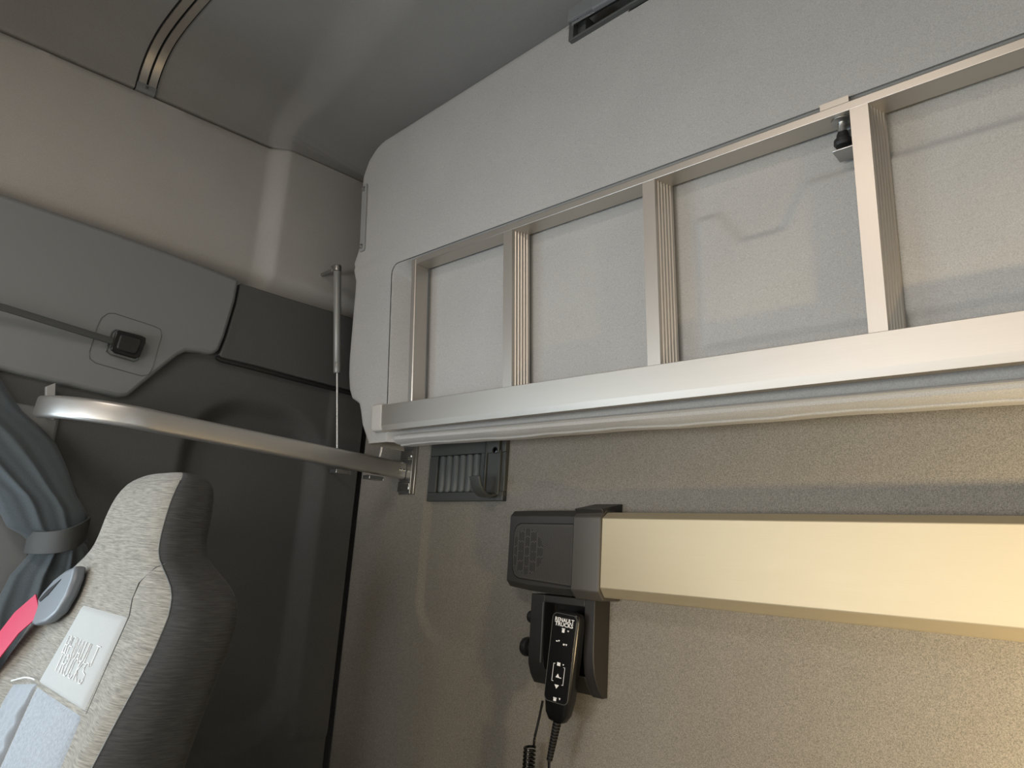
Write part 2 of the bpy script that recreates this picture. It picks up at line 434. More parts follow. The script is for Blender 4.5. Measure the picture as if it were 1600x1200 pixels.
g.add([(x0, yF(.87)+.014, tp(x0)), (x0, yF(.87)+yb, tp(x0)+.018), (x0, yF(.87)+yb, tp(x0)+.07), (x0, yF(.87)+.014, tp(x0)+.05)], [(0, 1, 2, 3)])
g.add([(x0, yF(.87)+yb, tp(x0)+.018), (x1, yF(.87)+yb, tp(x1)+.018), (x1, yF(.87)+yb, tp(x1)+.08), (x0, yF(.87)+yb, tp(x0)+.08)], [(0, 1, 2, 3)])
pk = g.build('pocket', M['void'], bunk); pk['label'] = 'black finger recess along the top edge'

pp = [onY(597, 696, -.07), onY(593, 716, -.07)]
MB().tube(pp, .0022, 8).build('support_pin', M['rod'], bunk)
# ------------------------------------------------------------------ ladder stowed on the bunk
lad = thing('ladder', 'aluminium ladder stowed sideways across the folded bunk', 'ladder', (-.3, -.15, .25))
LX1 = .62
def T(x, w, z): return (x, yF(z)+w, z)
# upper rail
MB().box(-1.066, LX1, 0, .034, .5555, .5675, T).build('upper_rail', M['alu'], lad, bevel=.0012)
# lower rail with rounded lower edge
pf = [(.0095, .2785), (-.0035, .2785), (-.0042, .2778), (-.0042, .2375), (-.0014, .2275), (.0095, .2268)]
MB().prism(pf, -1.157, LX1, lambda w, z, x: T(x, w, z-.008*(x+1.157)/1.06*.6)).build('lower_rail', M['alu'], lad, smooth=False)
lr = bpy.data.objects['lower_rail']
pf2 = [(.0095, .282), (-.003, .282), (-.006, .279), (-.006, .234), (-.003, .228), (.0095, .2255)]
MB().prism(pf2, -1.187, -1.1555, lambda w, z, x: T(x, w, z)).build('end_cap', M['capgrey'], lr, bevel=.003, seg=3)
# end upright and rungs with ribbed treads
MB().box(-1.080, -1.066, 0, .034, .262, .5675, T).build('end_upright', M['aluv'], lad, bevel=.0025, seg=3)
def rung(x):
    z0, z1 = .262, .5560
    f0, f1, sl, dp = x-.0105, x+.0105, .0105, .034
    prof = [(f0, 0), (f1, 0)]
    for k in range(5):
        a = .12+.165*k
        for q, off in ((a, 0), (a+.03, -.0016), (a+.075, -.0016), (a+.105, 0)):
            prof.append((f1+sl*q+off, dp*q))
    prof += [(f1+sl, dp), (f0+sl, dp)]
    return MB().prism(prof, z0, z1, lambda px_, w, z: T(px_, w, z)).build('rung', M['aluv'], lad, smooth=False)
for x in (-.8135, -.526, -.230, .062, .352): rung(x)

# ladder catch
lc = thing('ladder_catch', 'small metal catch with black knob under the ladder upper rail', 'catch', T(-.255, .01, .55))
q = MB().lathe(T(-.255, .017, .5552), (0, 0, -1), [(.0125, 0), (.0125, .002), (.010, .0035), (0, .0035)], 20).build('washer', M['steel'], lc)
MB().lathe(T(-.255, .017, .552), (0, 0, -1), [(.0055, 0), (.0055, .017), (0, .017)], 14).build('plunger', M['chrome'], lc)
MB().lathe(T(-.255, .017, .540), (0, 0, -1), [(.006, 0), (.0075, .004), (.0078, .008), (.011, .012), (.0112, .017), (.009, .020), (0, .0205)], 18).build('knob', M['rubber'], lc)
m = MB().box(-.266, -.2345, .030, .033, .512, .549, T).box(-.266, -.2345, .004, .033, .510, .5125, T)
m.build('bracket', M['steel'], lc, bevel=.001)
MB().prism([(.020, .568), (.0035, .568), (.0035, .5775), (.0050, .5775), (.0050, .5695), (.020, .5695)], -.276, -.2415, lambda w, z, x: T(x, w, z)).build('clip', M['alu'], lc)

# ------------------------------------------------------------------ gas strut on the side wall
XS = -1.352
top, jn, mid2, bot = [onX(*p, x=XS) for p in ((527, 420), (527, 566), (527, 583), (527, 716))]
gs = thing('gas_strut', 'grey gas strut with thin steel rod beside the folded bunk', 'gas strut', bot)
tv = Vector(top); bv = Vector(bot); ax = (bv-tv).normalized(); L = (bv-tv).length
L1 = (Vector(mid2)-tv).length; Lj = (Vector(jn)-tv).length
MB().lathe(tv, ax, [(.0078, .006), (.0085, .008), (.0085, Lj), (.0080, Lj+.0008), (.0085, Lj+.0016), (.0085, L1-.002), (.0075, L1), (0, L1)], 20).build('cylinder', M['strut'], gs)
MB().lathe(tv, ax, [(.0028, L1-.001), (.0028, L)], 12).build('rod', M['rod'], gs)
m = MB().lathe(tv-ax*.009, ax, [(.0, 0), (.0085, .001), (.0095, .004), (.0095, .014), (.0075, .016), (0, .016)], 18)
m.build('ball_socket', M['steel'], gs)
MB().lathe(tv+Vector((-.070, 0, 0)), (1, 0, 0), [(.013, -.012), (.013, .0), (.011, .003), (.0045, .004), (.0045, .056), (.0105, .057), (.0105, .061), (.006, .062), (.006, .07), (0, .07)], 20).build('ball_stud', M['steel'], gs)
MB().lathe(bv, ax, [(.0045, -.006), (.0045, .008), (0, .008)], 12).tube([bv, bv+Vector((-.10, 0, 0))], .0045).build('lower_stud', M['steel'], gs)

# ------------------------------------------------------------------ grab rail from the back wall along the side
gr = thing('grab_rail', 'flat silver grab rail curving from back wall to the side', 'grab rail', (-1.25, 0, .165))
path = [(-1.25, -.016-.53*k/10, .1675+.027*(.53*k/10)) for k in range(11)]
for k in range(1, 17):
    a = math.radians(90*k/16); path.append((-1.25-.14*(1-math.cos(a)), -.546-.14*math.sin(a), .182+.012*k/16))
path.append((-1.393, -.686, .195))
MB().sweep(path, rrect(.017, .038, .0072, 4)).build('bar', M['alurail'], gr, angle=60)
a = onY(651, 703, 0); b = onY(640, 782, 0)
xb = onY(650, 740, -.012)[0]; xe = onY(627, 740, -.012)[0]; xr = onY(643, 740, -.022)[0]; zt, zb = .220, .116
br = MB().box(xe, xb, -.015, -.010, zb, zt).box(xr-.0015, xr+.0015, -.024, -.012, zb, zt).build('wall_bracket', M['steel'], gr, bevel=.0008)
for zc in (zt-.018, zb+.016):
    MB().box(xe+.001, xr-.003, -.020, -.015, zc-.011, zc+.011).box(xe+.004, xr-.006, -.022, -.020, zc-.007, zc+.007).build('bracket_clip', M['chrome'], br, bevel=.0012)
for yy in (-.020, -.030):
    MB().lathe((-1.2425, yy, .168), (1, 0, 0), [(.0038, 0), (.0034, .0022), (.002, .003), (0, .003)], 12).build('screw', M['chrome'], gr)
sp_ = [onX(*p, x=-1.405) for p in ((75, 603), (90, 597), (88, 656), (74, 650))]
MB().prism([(p[1], p[2]) for p in sp_], 0, 1, lambda y, z, t: (-1.425+.010*t, y, z)).build('side_plate', M['plate'], gr, bevel=.001)
for u in (532, 583):
    p = onX(u, 737 if u < 550 else 746, -1.25)
    MB().box(-1.262, -1.238, p[1]-.018, p[1]+.018, p[2]-.005, p[2]+.003).build('tab', M['steel'], gr, bevel=.0008)

# ------------------------------------------------------------------ air vent with coat hook
x0, x1, z0, z1 = -1.168, -.946, .101, .222
ven = thing('air_vent', 'dark grey slatted vent panel on back wall below the bunk', 'vent', (-1.06, 0, .10))
Vx = lambda u: onY(u, 740, -.012)[0]
m = MB()
ox0, ox1, oz0, oz1 = -1.142, -1.013, .119, .196
ex = -.998
def vb(a, b, c, d_, y0=-.012, y1=.0): m.box(a, b, y0, y1, c, d_)
vb(x0, x1, z0, oz0); vb(x0, x1, oz1, z1); vb(x0, ox0, oz0, oz1); vb(ox1, ex-.002, oz0, oz1); vb(ex+.004, x1, oz0, oz1, -.010); vb(ox0-.001, ox1+.001, oz0, oz1, -.003)
m.build('frame', M['ventplastic'], ven, bevel=.0015)
for k in range(6):
    c = ox0+.010+k*.0205
    ring = [(c+dx, -.004-.006*math.sqrt(max(0, 1-(dx/.0104)**2))) for dx in np.linspace(-.0104, .0104, 7)]
    zz0, zz1 = oz0+.001, oz1-.001
    rows = []
    for zz, sh in ((zz0, .7), (zz0+.004, 1), (zz1-.004, 1), (zz1, .7)):
        rows.append([(c+(p[0]-c)*sh, p[1], zz) for p in ring]+[(c+.0104*sh, -.003, zz), (c-.0104*sh, -.003, zz)])
    MB().loft(rows).build('slat', M['slat'], ven)
MB().box(-.989, -.955, -.016, -.009, .112, .200).box(-.993, -.989, -.020, -.009, .112, .222).box(-.989, -.957, -.020, -.015, .193, .222).build('hook_plate', M['ventplastic'], ven, bevel=.0012)
MB().box(ox1+.0125, -.9935, -.0135, -.0115, .128, .221).build('gap', M['void'], ven)
MB().lathe((-.966, -.0195, .198), (0, -1, 0), [(.0065, 0), (.0065, .0015), (.004, .002), (.0035, .0005), (0, .0005)], 18).build('screw', M['gloss'], ven)
rows = []
for k in range(11):
    a = math.radians(180+100*k/10)
    rows.append((-.975-.0*k, -.034+.024*math.cos(a)*.9-.0, .143+.030*math.sin(a)+.0))
hp = [(-.974, -.014, .113), (-.974, -.026, .109), (-.974, -.038, .110), (-.974, -.049, .117), (-.974, -.057, .128), (-.974, -.062, .143)]
hk = MB().sweep(hp, rrect(.006, .028, .0025, 3), up=(1, 0, 0)).build('hook', M['ventplastic'], ven, angle=50)

# ------------------------------------------------------------------ aluminium beam on the back wall
beam = MB()
prof = [(0, .078), (-.044, .078), (-.058, .068), (-.058, -.040), (-.046, -.0545), (0, -.0545)]
beam.prism(prof, -.679, .84, lambda y, z, x: (x, y, z))
bo = beam.build('wall_beam', M['alubeam'], bevel=.0012, angle=20)
tag(bo, 'long pale aluminium beam running along the back wall', 'beam')

# ------------------------------------------------------------------ speaker
sp = thing('speaker', 'black wall speaker at the left end of the aluminium beam', 'speaker', (-.78, 0, -.05))
# housing: tapers towards its rounded left end
def sp_ring(x, d_, zt_, zb_, ch):
    return [(x, 0, zt_), (x, -d_+ch, zt_), (x, -d_, zt_-ch), (x, -d_, zb_+ch), (x, -d_+ch, zb_), (x, 0, zb_)]
xl = onY(799, 850, -.03)[0]; xc = -.735
rings = [sp_ring(xl+.006, .006, .060, -.032, .003), sp_ring(xl, .022, .074, -.044, .006), sp_ring(xl+.001, .036, .078, -.049, .009), sp_ring(xl+.007, .044, .080, -.052, .010), sp_ring(xl+.06, .050, .0805, -.056, .010), sp_ring(xc, .053, .081, -.0575, .011)]
MB().loft(rings).build('housing', M['speaker'], sp, bevel=.002, seg=3)
# grille recess with perforations
gx0, gx1 = xl+.022, xc-.0005
gpoly = []
for p in [(gx0+.016, .058), (gx0+.006, .054), (gx0, .043), (gx0-.0005, .0), (gx0+.001, -.022), (gx0+.007, -.033), (gx0+.018, -.0375), (gx1, -.043), (gx1, .0585)]: gpoly.append(p)
yg = lambda x: -.0452-.0085*min(1, max(0, (x-xl-.007)/(xc-xl-.007)))-.0012
MB().prism(gpoly, 0, 1, lambda x, z, t: (x, yg(x)-(.0012 if t else -.002), z)).build('grille_bezel', M['void'], sp)
cx_, cz_ = (gx0+gx1)/2, .0095
gp2 = [(cx_+(p[0]-cx_)*.975, cz_+(p[1]-cz_)*.965) for p in gpoly]
gpl = MB().prism(gp2, 0, 1, lambda x, z, t: (x, yg(x)-(.0022 if t else -.002), z)).build('grille', M['grille'], sp, bevel=.0006)
hm = MB(); lm = MB()
cc = (xl+.058, .0095)
gz = .0029
for i in range(-20, 42):
    for j in range(-18, 18):
        x = cc[0]+i*.0033; z = cc[1]+j*gz+(.5*gz if i % 2 else 0)
        dd = math.hypot(x-cc[0], z-cc[1])
        inside = sd_poly(np.float64(x), np.float64(z), gp2) < -.003
        if not inside: continue
        # cluster of holes in hexagonal patches
        if dd < .0385:
            hx = ((x-cc[0])/.0150); hz = ((z-cc[1])/.0172)
            fx = abs(((hx+.5) % 1)-.5); fz = abs(((hz+.5*(int(math.floor(hx+.5)) % 2)+.5) % 1)-.5)
            if fz > .42 or fx > .44: continue
            r = .00125; tgt = hm
        else:
            r = .0007; tgt = lm
        y = yg(x)-.0024
        tgt.add([(x+r*math.cos(k*PI/3), y, z+r*math.sin(k*PI/3)) for k in range(6)], [(0, 1, 2, 3, 4, 5)])
hm.build('speaker_holes', M['void'], gpl); lm.build('fine_perforation', M['void'], gpl)
# collar against the beam
rings = [sp_ring(xc, .060, .083, -.0605, .014), sp_ring(-.683, .062, .083, -.0605, .014), sp_ring(-.679, .060, .081, -.0585, .013)]
cl = MB().loft(rings).build('collar', M['collar'], sp, bevel=.0015)
cl['label'] = 'charcoal collar against the beam'
MB().prism([(-.058, .0825), (0, .0955), (0, .07), (-.05, .07)], -.735, -.6795, lambda y, z, x: (x, y-.0005, z)).build('mounting_tab', M['black'], sp, bevel=.001)

# ------------------------------------------------------------------ control panel holding the handset
cp = thing('control_panel', 'black control panel with handset cradle under the speaker', 'panel', (-.79, 0, -.15))
px0 = onY(836, 960, -.03)[0]; px1 = onY(955, 1000, 0)[0]
pz1 = -.060; pz0 = onY(947, 1091, 0)[2]
print('panel', px0, px1, pz0)
side = [(0, pz1), (-.042, pz1), (-.042, -.125), (-.041, -.150), (-.037, -.172), (-.028, -.190), (-.013, pz0), (0, pz0)]
fx1 = px1-.004
cxa, cxb, cza, czb = px0+.030, fx1-.020, -.178, -.072
def pyf(z): return float(np.interp(z, [pz0, -.190, -.172, -.150, -.125, 0], [-.013, -.028, -.037, -.041, -.042, -.042]))
m = MB()
def strip(xa, xb, za, zb, back=0.0):
    zz = [z for z in (pz0, -.197, -.190, -.181, -.172, -.161, -.150, -.137, -.125, pz1) if za < z < zb]; zz = [za]+zz+[zb]
    fl = lambda z, x: x-(.007*sstep(-.125, pz0, z).item() if abs(x-px0) < 1e-6 else 0)
    m.loft([[(fl(z, xa), back, z), (fl(z, xa), pyf(z), z), (xb, pyf(z), z), (xb, back, z)] for z in zz])
strip(px0, cxa, pz0+.004, pz1); strip(cxb, fx1, pz0, pz1); strip(cxa, cxb, czb, pz1); strip(cxa, cxb, pz0+.002, cza)
m.build('housing', M['black'], cp, bevel=.0012)
MB().box(cxa-.001, cxb+.001, -.008, -.004, cza-.001, czb+.001).build('cradle', M['void'], cp)
MB().box(cxa-.0025, cxa, -.0445, -.040, cza+.01, czb).build('cradle_rim', M['darkplastic'], cp, bevel=.0006)
for (zc, s_) in ((-.150, 1.2), (-.100, .8)):
    MB().lathe((px0, -.022, zc), (-1, 0, 0), [(.010*s_, -.002), (.010*s_, .004*s_), (.007*s_, .006*s_), (.007*s_, .010*s_), (.0125*s_, .012*s_), (.0135*s_, .018*s_), (.012*s_, .022*s_), (.0, .023*s_)], 22).build('knob', M['rubber'], cp)

# ------------------------------------------------------------------ handset
ht = onY(884, 957, -.070); hb = onY(864, 1129, -.076)
hs = thing('handset', 'black corded handset with white button symbols leaning in its cradle', 'handset', hb)
hax = Vector((hb-ht)); HL = hax.length; hax.normalize()
hx = Vector((1, .10, 0)); hx = (hx-hax*hx.dot(hax)).normalized(); hn = hx.cross(hax); 
if hn.y > 0: hn = -hn
def H(a, l, n_): return tuple(Vector(ht)+hx*a+hax*l+hn*n_)
def hring(l, wd, n0, n1, r):
    return [H(p[0], l, p[1]) for p in rrect(wd*1.32, n1-n0, r, 4, 0, (n0+n1)/2)]
rings = [hring(-.002, .026, -.016, -.004, .005), hring(0, .034, -.019, -.001, .006), hring(.004, .0385, -.021, 0, .007), hring(.012, .040, -.023, 0, .007), hring(.07, .039, -.026, 0, .007), hring(HL-.035, .036, -.026, 0, .007), hring(HL-.012, .031, -.024, -.002, .007), hring(HL-.002, .023, -.020, -.005, .006), hring(HL, .017, -.017, -.008, .004)]
body = MB().loft(rings).build('body', M['gloss'], hs, angle=60)
fp = rrect(.0445, HL-.034, .0075, 6, 0, (HL-.026)/2)
face = MB().prism(fp, 0, 1, lambda a, l, t: H(a*(1-.06*l/HL), l, -.0005+.0013*t)).build('face_plate', M['gloss'], hs, bevel=.0004)
rimp = [H(p[0]*(1-.06*p[1]/HL), p[1], .0002) for p in rrect(.046, HL-.032, .008, 6, 0, (HL-.026)/2)]
MB().tube(rimp+[rimp[0], rimp[1]], .0005, 6).build('face_rim', M['darkplastic'], hs)
def text_mesh(body_, size, place, spacing=1.0, width=1.0, off=0.0):
    cu = bpy.data.curves.new('t', 'FONT'); cu.body = body_; cu.size = size; cu.align_x = 'CENTER'; cu.align_y = 'CENTER'; cu.space_character = spacing; cu.offset = off
    cu.resolution_u = 3
    ob = bpy.data.objects.new('t', cu); C.objects.link(ob); bpy.context.view_layer.update()
    me = bpy.data.meshes.new_from_object(ob.evaluated_get(bpy.context.evaluated_depsgraph_get()))
    vs = [place(v.co.x*width, v.co.y) for v in me.vertices]; fs = [tuple(p.vertices) for p in me.polygons]
    bpy.data.objects.remove(ob); bpy.data.curves.remove(cu); bpy.data.meshes.remove(me)
    return vs, fs
tm = MB()
for line, l in (('RENAULT', .0125), ('TRUCKS', .0192)):
    tm.add(*text_mesh(line,   .0085, lambda x, y, l=l: H(x, l-y, .0010), width=.98 if line == 'RENAULT' else 1.08, off=.0002))
tm.build('lettering', M['print'], face)
im = MB(); k = HL/.165
def rect(a, l, w_, h_):
    a *= 1.3; w_ *= 1.25
    im.add([H(a-w_/2, l-h_/2, .0010), H(a+w_/2, l-h_/2, .0010), H(a+w_/2, l+h_/2, .0010), H(a-w_/2, l+h_/2, .0010)], [(0, 1, 2, 3)])
def tri(a, l, w_, h_):
    a *= 1.3; w_ *= 1.25
    im.add([H(a-w_/2, l, .0010), H(a+w_/2, l, .0010), H(a, l+h_, .0010)], [(0, 1, 2)])
def done():
    global im
    im.build('button_symbol', M['print'], face); im = MB()
rect(.000, .0285*k, .0038, .0050); rect(.000, .0250*k, .0050, .0012); done()
tri(.007, .0265*k, .003, .0025); done()
rect(-.0075, .0455*k, .0026, .0016); tri(-.0045, .0435*k, .0028, .0026); done()
rect(.003, .0485*k, .0026, .0026); tri(.0065, .0470*k, .003, .003); done()
rect(-.001, .079*k, .0048, .0050); done()
tri(.0055, .0775*k, .0026, .0024); done()
for s_ in (-1, 1):
    o_l = .003*(s_ > 0)
    rect(s_*.0082, (.0922+o_l)*k, .0007, .0262*k); rect(s_*.0072, (.0792+o_l)*k, .0026, .0007); rect(s_*.0072, (.1052+o_l)*k, .0026, .0007); done()
tri(-.0005, .099*k, .006, -.006); rect(.003, .0985*k, .0036, .0012); done()
tri(-.0005, .1095*k, .0068, .0060); done()
rect(-.0008, .1290*k, .0050, .0012); rect(-.0008, .1318*k, .0042, .0036); done()
tri(.0058, .1275*k, .0028, .0034); done()
# cord with ribbed strain relief
c0 = Vector(H(0, HL, -.012)); c1 = Vector(onY(858, 1190, -.060)); c2 = Vector(onY(856, 1290, -.050))
sr = MB(); rr = [(.0052, 0)]
LL = (c1-c0).length
for k in range(13):
    h0 = LL*k/13.; rr += [(.0068-.002*k/13, h0), (.0068-.002*k/13, h0+LL/28), (.0040-.0012*k/13, h0+LL/28+.0003), (.0040-.0012*k/13, h0+LL/13-.0003)]
sr.lathe(c0, c1-c0, rr+[(0, LL)], 12).build('strain_relief', M['rubber'], hs)
MB().tube([c0, c1, c2, c2+Vector((.02, .01, -.2)), c2+Vector((.05, .02, -.5))], .0024, 8).build('cord', M['rubber'], hs)

# coiled cord hanging beside it
k0 = Vector(onY(848, 1095, -.035)); pts = [k0, Vector(onY(843, 1120, -.036)), Vector(onY(836, 1150, -.038)), Vector(onY(834, 1163, -.040))]
pth = []
for i in range(len(pts)-1):
    for t in (0, .33, .66): pth.append(pts[i].lerp(pts[i+1], t))
e0 = pts[-1]; ccen = Vector(onY(828, 1166, -.042)); dirv = Vector((-.004, 0, -.2)).normalized()
for i in range(14*22):
    a = 2*PI*i/14.; q_ = ccen+dirv*(.0058*i/14.)
    pth.append(q_+Vector((math.cos(a)*.0085, math.sin(a)*.0085, 0)))
last = pth[-1]
co = MB().tube(pth+[last+Vector((0, .0, -.05)), last+Vector((.0, .005, -.35))], .0022, 7).build('coiled_cord', M['gloss'])
tag(co, 'black coiled cord hanging beside the handset lead', 'cord')

# ------------------------------------------------------------------ roof rail
rl = thing('ceiling_rail', 'pair of curved aluminium strips running across the roof lining', 'rail', (-1.43, -.61, .88))
yl0, yl1 = -.632, -.598
def strip_on_ceiling(ya, yb_, u0, u1, nrm=.006, n=60):
    rows = []
    for k in range(n+1):
        u = u0+(u1-u0)*k/n
        e = .004
        def nr(yy):
            p = Vector(ceil_pt(max(u-e, 0), yy)); q_ = Vector(ceil_pt(u+e, yy)); t = (q_-p).normalized()
            return Vector((t.z, 0, -t.x))
        A = Vector(ceil_pt(u, ya)); B = Vector(ceil_pt(u, yb_)); na = nr(ya); nb = nr(yb_)
        rows.append([tuple(A-na*.003), tuple(A+na*nrm), tuple(A+na*nrm+Vector((0, .001, 0))), tuple(B+nb*nrm), tuple(B-nb*.003)])
    return rows
ymid = (yl0+yl1)/2
for ya, yb_ in ((yl0, ymid-.0022), (ymid+.0022, yl1)):
    MB().loft(strip_on_ceiling(ya, yb_, .16, 1.6, .005, 90)).build('strip', M['alu'], rl, angle=50)
MB().loft(strip_on_ceiling(yl0-.003, yl1+.003, .02, 1.6, .0012, 90)).build('channel', M['void'], rl, angle=50)
ec = MB().loft(strip_on_ceiling(yl0-.001, yl1+.001, .03, .16, .006, 8)).build('end_cap', M['valance'], rl, angle=50)
q_ = Vector(ceil_pt(.125, ymid)); 
MB().lathe(q_+Vector((.003, 0, -.001)), (1, 0, -.1), [(.0032, 0), (.0032, .0045), (.0015, .005), (.0012, .004), (0, .004)], 12).build('screw', M['darkplastic'], ec)

# ------------------------------------------------------------------ roof tray lip above the bunk
tl = thing('roof_locker_lip', 'dark locker edge with bright strip between roof and bunk top', 'locker edge', (-.65, -.25, .93))
a = onT(892, 40, -.006); b = onT(1010, -28, -.006)
def lip(t, w, h): 
    p = a+(b-a)*t; return (p[0], p[1]+w, p[2]+h)
MB().box(0, 5.5, 0, .006, 0, .006, lip).build('bright_strip', M['chrome'], tl, bevel=.001)
MB().box(-.02, 5.5, -.006, 0, .006, .03, lip).build('panel', M['valance'], tl, bevel=.001)
MB().box(.34, 5.5, -.012, -.0005, -.004, .034, lip).build('flap', M['valance'], tl, bevel=.003, seg=3)

# ------------------------------------------------------------------ curtain at the side window
cu_ = thing('curtain', 'dark gathered curtain tied back beside the seat', 'curtain', (-1.38, -.66, -.9))
def cur_rows(zlist, yl, yr, amp, nf, xc_, ph):
    rows = []
    for z in zlist:
        l_, r_ = float(np.interp(z, *yl)), float(np.interp(z, *yr)); A = float(np.interp(z, *amp)); xx = float(np.interp(z, *xc_))
        front = []
        N = 110
        for k in range(N+1):
            t = k/N; y = l_+(r_-l_)*t
            fo = math.sin(2*PI*nf*t+ph+1.2*math.sin(z*9))+.45*math.sin(2*PI*nf*1.9*t+z*14+ph)
            env = math.sin(PI*t)**.45
            front.append((xx+A*fo*.55*env+.030*env, y+A*.35*math.cos(2*PI*nf*t+ph)*env, z))
        back = [(p[0]-.008-.02*math.sin(PI*k/N), p[1], z) for k, p in enumerate(front)][::-1]
        rows.append(front+back[1:-1])
    return rows
def PX(u, v): return onX(u, v, -1.385)
zt = .30
pr = [PX(*p) for p in ((142, 850), (138, 800), (122, 775), (112, 735), (96, 690), (74, 662), (48, 640), (28, 612), (8, 580))]
yr = ([p[2] for p in pr], [p[1] for p in pr])
plf = [PX(*p) for p in ((45, 842), (38, 836), (14, 824), (2, 800), (-12, 770))]
yl = ([p[2] for p in plf]+[.30], [p[1] for p in plf]+[-1.05])
zl = list(np.linspace(pr[0][2]+.002, .247, 46))
o_ = np.argsort(yr[0]); yr = ([yr[0][i] for i in o_], [yr[1][i] for i in o_]); o_ = np.argsort(yl[0]); yl = ([yl[0][i] for i in o_], [yl[1][i] for i in o_])
up = MB().loft(cur_rows(zl, yl, yr, ([-.02, .03, .1, .3], [.003, .005, .006, .004]), 3.2, ([-.05, .05, .12, .17, .3], [-1.405, -1.395, -1.410, -1.432, -1.432]), .6)).build('upper_cloth', M['cloth'], cu_, angle=80)
zt = PX(100, 850)[2]
lwr = [PX(*p) for p in ((140, 845), (150, 900), (150, 1000), (150, 1200))]; lwl = [PX(*p) for p in ((55, 862), (20, 900), (-10, 960), (-40, 1200))]
f2 = lambda L_: ([p[2] for p in L_][::-1], [p[1] for p in L_][::-1])
lo = MB().loft(cur_rows(list(np.linspace(-.9, zt+.008, 44)), f2(lwl), f2(lwr), ([-.9, -.1, 0], [.010, .008, .004]), 3.3, ([-.9, 0], [-1.40, -1.405]), 2.0)).build('lower_cloth', M['cloth'], cu_, angle=80)
tb = []
ta, tb2 = PX(44, 848), PX(138, 822)
for k in range(25):
    t = k/24; y = ta[1]+(tb2[1]-ta[1])*t
    tb.append((-1.395+.056*math.sin(PI*t)**.5, y, ta[2]+(tb2[2]-ta[2])*t-.008*math.sin(PI*t)))
MB().sweep(tb, rrect(.003, .036, .0012, 3)).build('tieback', M['tie'], cu_, angle=60)
# small bright mounting tab where the rail meets the pillar
# ------------------------------------------------------------------ strap on the trim
XP = XT-.012
st = thing('grab_strap', 'dark strap ending in a recessed anchor on the side trim', 'strap', onX(195, 540, XP))
s0 = Vector(onX(-160, 440, XP+.030)); s1 = Vector(onX(10, 482, XP+.022)); s2 = Vector(onX(100, 510, XP+.016)); s3 = Vector(onX(178, 534, XP+.008)); s4 = Vector(onX(215, 547, XP+.002))
MB().sweep([s0, s0.lerp(s1, .5), s1, s1.lerp(s2, .5), s2, s2.lerp(s3, .5), s3, s4], rrect(.006, .012, .002, 3)).build('strap', M['tie'], st, angle=60)
sw = []
cpx = [(177, 521), (182, 518), (217, 527), (223, 530), (223, 536), (214, 559), (208, 562), (176, 553), (170, 548), (171, 541)]
pts2 = [onX(*p, x=XP) for p in cpx]
socket = MB().prism([(p[1], p[2]) for p in pts2], 0, 1, lambda y, z, t: (XP+.0035-.006*t-.06*(.35-z)+.012, y, z)).build('anchor', M['gloss'], st, bevel=.0012)
cc2 = np.mean(pts2, 0)
pts3 = [cc2+(p-cc2)*.72 for p in pts2]
MB().prism([(p[1], p[2]) for p in pts3], 0, 1, lambda y, z, t: (XP+.0065-.006*t-.06*(.35-z)+.012, y, z)).build('buckle', M['rubber'], st, bevel=.003)
cov = [(158, 497), (168, 490), (178, 490), (240, 510), (250, 515), (252, 525), (239, 575), (233, 585), (222, 587), (150, 567), (141, 560), (140, 550), (152, 510)]
pts4 = [onX(*p, x=XP) for p in cov]
MB().tube([(XT-.06*(.55-p[2])+.0002, p[1], p[2]) for p in pts4+pts4[:2]], .0007, 6).build('cover_joint', M['darkplastic'], st)
pts5 = [cc2+(p-cc2)*1.12 for p in pts2]
MB().tube([(XT-.06*(.55-p[2])+.0006, p[1], p[2]) for p in pts5+pts5[:2]], .0014, 6).build('anchor_rim', M['slat'], st)

# ------------------------------------------------------------------ seat
XC = -1.07
seat = thing('truck_seat', 'grey cloth seat with tall built-in headrest and red belt', 'seat', (XC, -.9, FL))
Z_ = [-.78, -.60, -.40, -.30, -.20, -.13, -.09, -.065, -.045, -.030, -.010, .02, .045, .062, .074, .082, .086]
HW = [.245, .250, .252, .252, .252, .250, .240, .215, .170, .138, .126, .122, .117, .111, .102, .086, .050]
YFc = [-.815, -.770, -.722, -.700, -.677, -.660, -.651, -.645, -.641, -.639, -.636, -.632, -.626, -.618, -.609, -.598, -.585]
YBk = [-.690, -.660, -.617, -.596, -.574, -.552, -.540, -.539, -.544, -.551, -.552, -.549, -.548, -.549, -.553, -.561, -.576]
BO = [.05, .05, .045, .038, .022, .010, .004, 0, 0, 0, 0, 0, 0, 0, 0, 0, 0]
from numpy import interp
def smooth_interp(z, A):
    return float(.25*interp(z-.008, Z_, A)+.5*interp(z, Z_, A)+.25*interp(z+.008, Z_, A))
def seat_pt(z, th):
    hw = smooth_interp(z, HW); yf = smooth_interp(z, YFc); yb_ = smooth_interp(z, YBk); bo = smooth_interp(z, BO)
    c, s_ = math.cos(th), math.sin(th); e = 2/3.4
    x = hw*math.copysign(abs(c)**e, c); t = math.copysign(abs(s_)**e, s_)
    y = (yf+yb_)/2+(yb_-yf)/2*t
    u = abs(x)/hw
    if s_ < 0: y -= bo*sstep(.5, .85, u).item()*min(1, abs(t)*1.2)
    return (XC+x, y, z)
def front_y(x, z):
    hw = smooth_interp(z, HW); u = min(.999, abs(x-XC)/hw); yf = smooth_interp(z, YFc); yb_ = smooth_interp(z, YBk); bo = smooth_interp(z, BO)
    t = -(1-u**3.4)**(1/3.4)
    return (yf+yb_)/2+(yb_-yf)/2*t-bo*sstep(.5, .85, u).item()*min(1, abs(t)*1.2)
zs = list(frange(-.78, -.14, .02))+list(frange(-.14, .086, .006)[1:])
NT = 72
rings = [[seat_pt(z, 2*PI*k/NT) for k in range(NT)] for z in zs]
